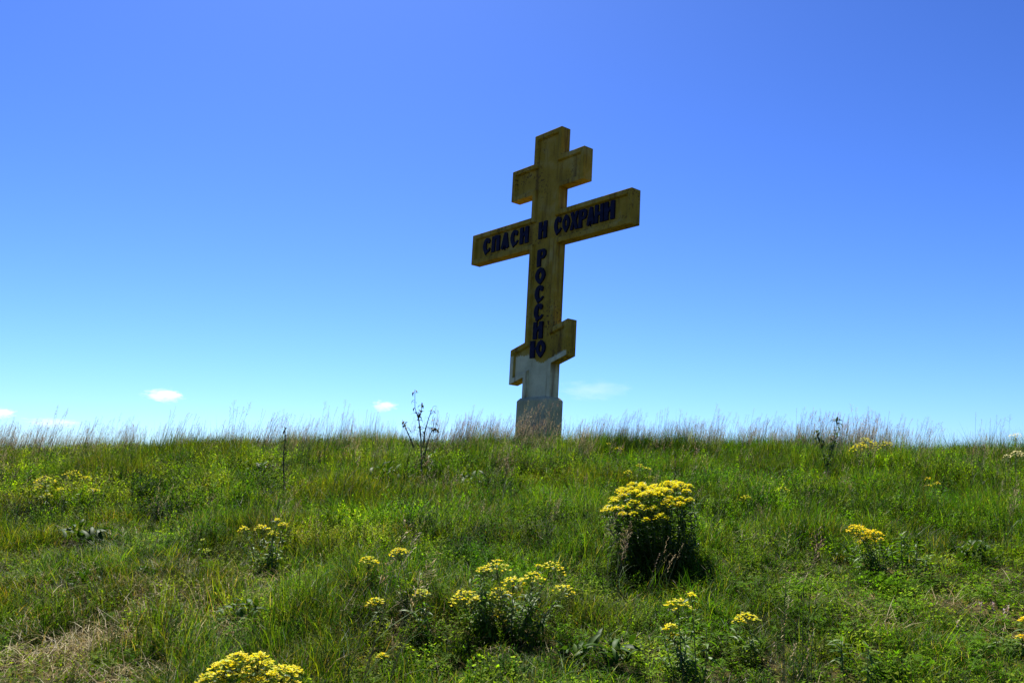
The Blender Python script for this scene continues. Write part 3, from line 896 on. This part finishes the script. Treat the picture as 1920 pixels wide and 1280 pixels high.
x, y = field(190)
short = zone_short(x, y); worn = zone_worn(x, y)
keep = rng.random(len(x)) > worn * .72
x, y, short, worn = x[keep], y[keep], short[keep], worn[keep]
tall = np.clip((.55 * fbm(x, y, .55, 22) + .45 * fbm(x, y, 1.9, 21) - .36) * 3.4, 0, 1)
u = rng.random(len(x))
idx = np.where(u < np.maximum(short, worn), rng.integers(8, 11, len(x)),
               np.where(rng.random(len(x)) < .08 + .25 * tall, rng.integers(5, 8, len(x)), rng.integers(0, 5, len(x))))
sc = (1 - .5 * trampled(x, y)) * (.45 + .95 * tall) * rng.uniform(.7, 1.3, len(x)) * (1 - .2 * short) * (.80 + .35 * np.clip((y - 6) / 6, 0, 1)) * np.where(y > 10.5, .75 + .6 * fbm(x, y, .5, 35), 1)
pts = np.stack([x, y, height(x, y)], 1)
rot = np.stack([rng.normal(0, .10, len(x)), rng.normal(.10, .10, len(x)), rng.uniform(0, 6.283, len(x))], 1)
scatter('meadow_grass', pts, rot, np.stack([np.ones(len(x)), np.ones(len(x)), sc], 1) * rng.uniform(.85, 1.2, (len(x), 1)), idx, colG,
        'dense green meadow grass covering the whole slope', 'grass')

# low herbs: clover-like and feathery leaves
def herb(kind):
    mb = MB()
    n = 40
    for _ in range(n):
        r = .09 * math.sqrt(rnd.random()); a = rnd.uniform(0, 6.283)
        hh = rnd.uniform(.02, .09)
        c = col_jit([(.100, .180, .006), (.165, .240, .010), (.066, .132, .007)][kind % 3], .25)
        bx, by = r * math.cos(a), r * math.sin(a)
        mb.blade((bx, by, 0), a, R(80), hh, .0022, .3, c, n=1)
        k = 3 if kind % 3 < 2 else 7
        for q in range(k):
            az = a + q * 6.283 / k + rnd.uniform(-.2, .2)
            L = rnd.uniform(.009, .018) * (1.8 if kind % 3 == 2 else 1)
            mb.blade((bx + .1 * hh * math.cos(a), by + .1 * hh * math.sin(a), hh * .97), az, R(rnd.uniform(-5, 45)), L,
                     L * (.55 if kind % 3 < 2 else .2), rnd.uniform(0, .8), c, n=3, shape='oval')
    return mb
colH = proto_collection('herb_tuft', [herb(i).mesh('herb_tuft', M['herb']) for i in range(6)])
x, y = field(70, y1=16)
pr = .35 + .65 * np.maximum(zone_short(x, y), .8 * zone_worn(x, y)) - .35 * (fbm(x, y, 1.2, 77) < .5)
keep = rng.random(len(x)) < pr
x, y = x[keep], y[keep]; n_ = len(x)
scatter('ground_herbs', np.stack([x, y, height(x, y)], 1),
        np.stack([rng.normal(0, .12, n_), rng.normal(0, .12, n_), rng.uniform(0, 6.283, n_)], 1),
        np.repeat(rng.uniform(.8, 1.35, (n_, 1)), 3, 1), rng.integers(0, 6, n_), colH,
        'low leafy herbs and clover growing between the grass', 'herbs')

# upright leafy forbs mixed into the grass
def forb(kind):
    mb = MB()
    base = [(.042, .110, .004), (.100, .190, .006), (.070, .128, .010), (.015, .045, .003), (.165, .245, .009)][kind % 5]
    for _ in range(7):
        r = .09 * math.sqrt(rnd.random()); a = rnd.uniform(0, 6.283)
        H = rnd.uniform(.08, .24); lean = rnd.uniform(0, .35); az = rnd.uniform(0, 6.283)
        c = col_jit(base, .2)
        P = [Vector((r * math.cos(a) + math.cos(az) * lean * H * t * t, r * math.sin(a) + math.sin(az) * lean * H * t * t, H * t)) for t in (0, .35, .7, 1)]
        mb.tube(P, [.0016, .0014, .0011, .0006], c, n=3)
        nl = 20
        for q in range(nl):
            t = .12 + .88 * (q + rnd.random()) / nl
            i = min(int(t * 3), 2); p = P[i].lerp(P[i + 1], min(1, t * 3 - i))
            L = rnd.uniform(.018, .042) * (1.25 - .6 * t)
            mb.blade(p, q * 2.4 + rnd.uniform(-.5, .5), R(rnd.uniform(-15, 60)), L, L * (.22 if kind % 2 else .38), rnd.uniform(0, 1.2), col_jit(c, .2), n=2, shape='oval')
    return mb
colF = proto_collection('forb_tuft', [forb(i).mesh('forb_tuft', M['herb']) for i in range(10)])
x, y = field(135, y1=17)
kindf = fbm(x, y, .9, 131)
pr = .16 + .80 * np.clip((fbm(x, y, 1.3, 120) - .44) * 5, 0, 1)
keep = rng.random(len(x)) < pr * 1.15 * (1 - .95 * zone_worn(x, y)) * (1 - .55 * zone_short(x, y)) * (1 - .75 * trampled(x, y))
x, y, kindf = x[keep], y[keep], kindf[keep]; n_ = len(x)
kf = (np.clip((kindf - .25) * 2, 0, .999) * 5).astype(int)
kf = np.where(rng.random(n_) < .4, rng.integers(0, 5, n_), kf) + 5 * rng.integers(0, 2, n_)
scatter('meadow_forbs', np.stack([x, y, height(x, y)], 1),
        np.stack([rng.normal(0, .10, n_), rng.normal(.05, .10, n_), rng.uniform(0, 6.283, n_)], 1),
        np.repeat(rng.uniform(.6, 1.2, (n_, 1)), 3, 1) * ((1 - .35 * zone_short(x, y)) * (.7 + .6 * np.clip((y - 5) / 4, 0, 1)))[:, None], kf, colF,
        'small-leaved green and grey-green forbs mixed into the meadow grass', 'herbs')

# dry straw lying in the turf
def straw():
    mb = MB()
    for _ in range(26):
        c = col_jit(rnd.choice(STRAW), .25)
        mb.blade((rnd.uniform(-.1, .1), rnd.uniform(-.1, .1), rnd.uniform(.0, .05)), rnd.uniform(0, 6.283), R(rnd.uniform(-5, 45)),
                 rnd.uniform(.04, .17), .0024, rnd.uniform(-.2, 1.4), c, n=3)
    return mb
colS = proto_collection('straw_tuft', [straw().mesh('straw_tuft', M['dry']) for _ in range(5)])
x, y = field(95, y1=16)
pr = .05 + 1.0 * zone_worn(x, y) + .10 * np.clip((fbm(x, y, 1.1, 61) - .55) * 4, 0, 1)
keep = rng.random(len(x)) < pr
x, y = x[keep], y[keep]; n_ = len(x)
scatter('dry_grass', np.stack([x, y, height(x, y) + .01], 1),
        np.stack([rng.normal(0, .15, n_), rng.normal(0, .15, n_), rng.uniform(0, 6.283, n_)], 1),
        np.repeat(rng.uniform(.8, 1.4, (n_, 1)), 3, 1), rng.integers(0, 5, n_), colS,
        'dry straw-coloured grass lying in the turf, thickest on the worn strip', 'dry grass')

# tall grass in seed
def seed_grass(nc, h0, h1, fluffy):
    mb = MB()
    for _ in range(nc):
        r = .08 * math.sqrt(rnd.random()); a = rnd.uniform(0, 6.283)
        H = rnd.uniform(h0, h1); lean = rnd.uniform(.02, .22); az = rnd.gauss(0, .7)
        cs = col_jit((.13, .13, .05), .25)
        P = []
        for i in range(6):
            t = i / 5
            P.append(Vector((r * math.cos(a) + math.cos(az) * lean * H * t ** 2.2, r * math.sin(a) + math.sin(az) * lean * H * t ** 2.2, H * (t - .12 * lean * t * t))))
        mb.tube(P, [.0013, .0012, .0011, .0010, .0008, .0005], cs, n=3)
        pc = col_jit(rnd.choice([(.34, .23, .13), (.42, .33, .16), (.30, .19, .12), (.30, .28, .11), (.36, .31, .14)]), .2)
        top = P[-1]; d = (P[-1] - P[-2]).normalized()
        pl = rnd.uniform(.07, .13)
        nb_ = 16 if fluffy else 12
        for q in range(nb_):
            t = q / nb_
            b0 = top - d * pl * (1 - t)
            aa = rnd.uniform(0, 6.283) if rnd.random() < .6 else az + rnd.gauss(0, .5)
            ext = (.030 if fluffy else .008) * (1 - .7 * t) * rnd.uniform(.5, 1.2)
            tip = b0 + Vector((math.cos(aa) * ext, math.sin(aa) * ext, ext * .5))
            if fluffy: mb.tube([b0, tip], [.0004, .0003], pc, n=3)
            mb.blade(tip, aa, R(rnd.uniform(20, 80)), rnd.uniform(.010, .018), .0032, .6, pc, n=2, shape='lance')
        for q in range(2):
            mb.blade(P[1 + q], rnd.uniform(0, 6.283), R(rnd.uniform(50, 75)), rnd.uniform(.10, .2), .0038, rnd.uniform(.5, 1.6), col_jit(GREENS[1]), n=3)
    return mb
colP = proto_collection('seed_grass', [seed_grass(6, .36, .58, i % 2 == 0).mesh('seed_grass', M['seed']) for i in range(8)])
x, y = field(60)
crest = np.clip((y - 9.5) / 3.0, 0, 1)
cl = fbm(x, y * .5, 1.3, 90)
pr = .03 + .07 * np.clip((cl - .5) * 6, 0, 1) + crest * (.05 + .62 * np.clip((cl - .50) * 7, 0, 1))
pr *= (1 - zone_short(x, y)) * (1 - zone_worn(x, y)) * (1 - trampled(x, y)) * (np.hypot(x - SPOTS[0][0], y - SPOTS[0][1]) > .5)
keep = rng.random(len(x)) < pr
x, y = x[keep], y[keep]; n_ = len(x)
scatter('tall_seed_grass', np.stack([x, y, height(x, y)], 1),
        np.stack([rng.normal(0, .08, n_), rng.normal(.10, .08, n_), rng.normal(0, .5, n_)], 1),
        np.repeat(np.clip(rng.normal(.92, .28, (n_, 1)), .4, 1.6), 3, 1), rng.integers(0, 8, n_), colP,
        'tall pinkish-brown seeding grass swaying along the crest', 'grass')

# ------------------------------------------------------------------ clouds
def cloud_mat(dens):
    mt, n, out = new_mat('cloud_vapour')
    tc = N(n, 'ShaderNodeTexCoord').outputs['Object']
    le = N(n, 'ShaderNodeVectorMath', operation='LENGTH'); n.links.new(tc, le.inputs[0])
    no = N(n, 'ShaderNodeTexNoise', Scale=2.2, Detail=4.0, Roughness=.6); n.links.new(tc, no.inputs['Vector'])
    f = N(n, 'ShaderNodeMath', operation='MULTIPLY_ADD'); f.inputs[1].default_value = 2.4
    n.links.new(no.outputs['Fac'], f.inputs[0])
    s = N(n, 'ShaderNodeMath', operation='SUBTRACT'); s.inputs[0].default_value = -.35; n.links.new(le.outputs['Value'], s.inputs[1])
    n.links.new(s.outputs[0], f.inputs[2])
    mr = N(n, 'ShaderNodeMapRange', **{'From Min': .0, 'From Max': .45, 'To Min': 0.0, 'To Max': dens}); n.links.new(f.outputs[0], mr.inputs['Value'])
    pv = N(n, 'ShaderNodeVolumePrincipled'); pv.inputs['Color'].default_value = (.98, .98, .98, 1); pv.inputs['Anisotropy'].default_value = .3
    n.links.new(mr.outputs[0], pv.inputs['Density'])
    n.links.new(pv.outputs[0], out.inputs['Volume'])
    return mt
def cloud(px, py, wpx, hpx, dens, label):
    dist = 2600.0
    c = at_depth(px, py, dist)
    bm = bmesh.new()
    bmesh.ops.create_icosphere(bm, subdivisions=3, radius=1.0)
    for v in bm.verts:
        k = 1 + .12 * math.sin(v.co.x * 5 + px) + .10 * math.sin(v.co.z * 6 + v.co.x * 4 + py)
        v.co *= k
    me = bpy.data.meshes.new('cloud'); bm.to_mesh(me); bm.free()
    me.materials.append(cloud_mat(dens))
    o = link('cloud', me)
    s = dist / F_PX
    o.scale = (wpx * s * .5, wpx * s * .5, hpx * s * .5); o.location = c
    tag(o, label, 'cloud', 'small clouds low over the crest')
cloud(308, 741, 84, 30, .018, 'small bright white cloud low over the crest, largest of the puffs')
cloud(720, 761, 54, 25, .018, 'small white cloud low over the crest near the dead stalk')
cloud(1112, 731, 165, 42, .0012, 'thin veil-like wisp of cloud beside the cross shaft')
cloud(4, 774, 50, 24, .03, 'tiny white cloud puff beyond the end of the crest')
cloud(100, 792, 120, 22, .005, 'faint low cloud streak just above the crest')
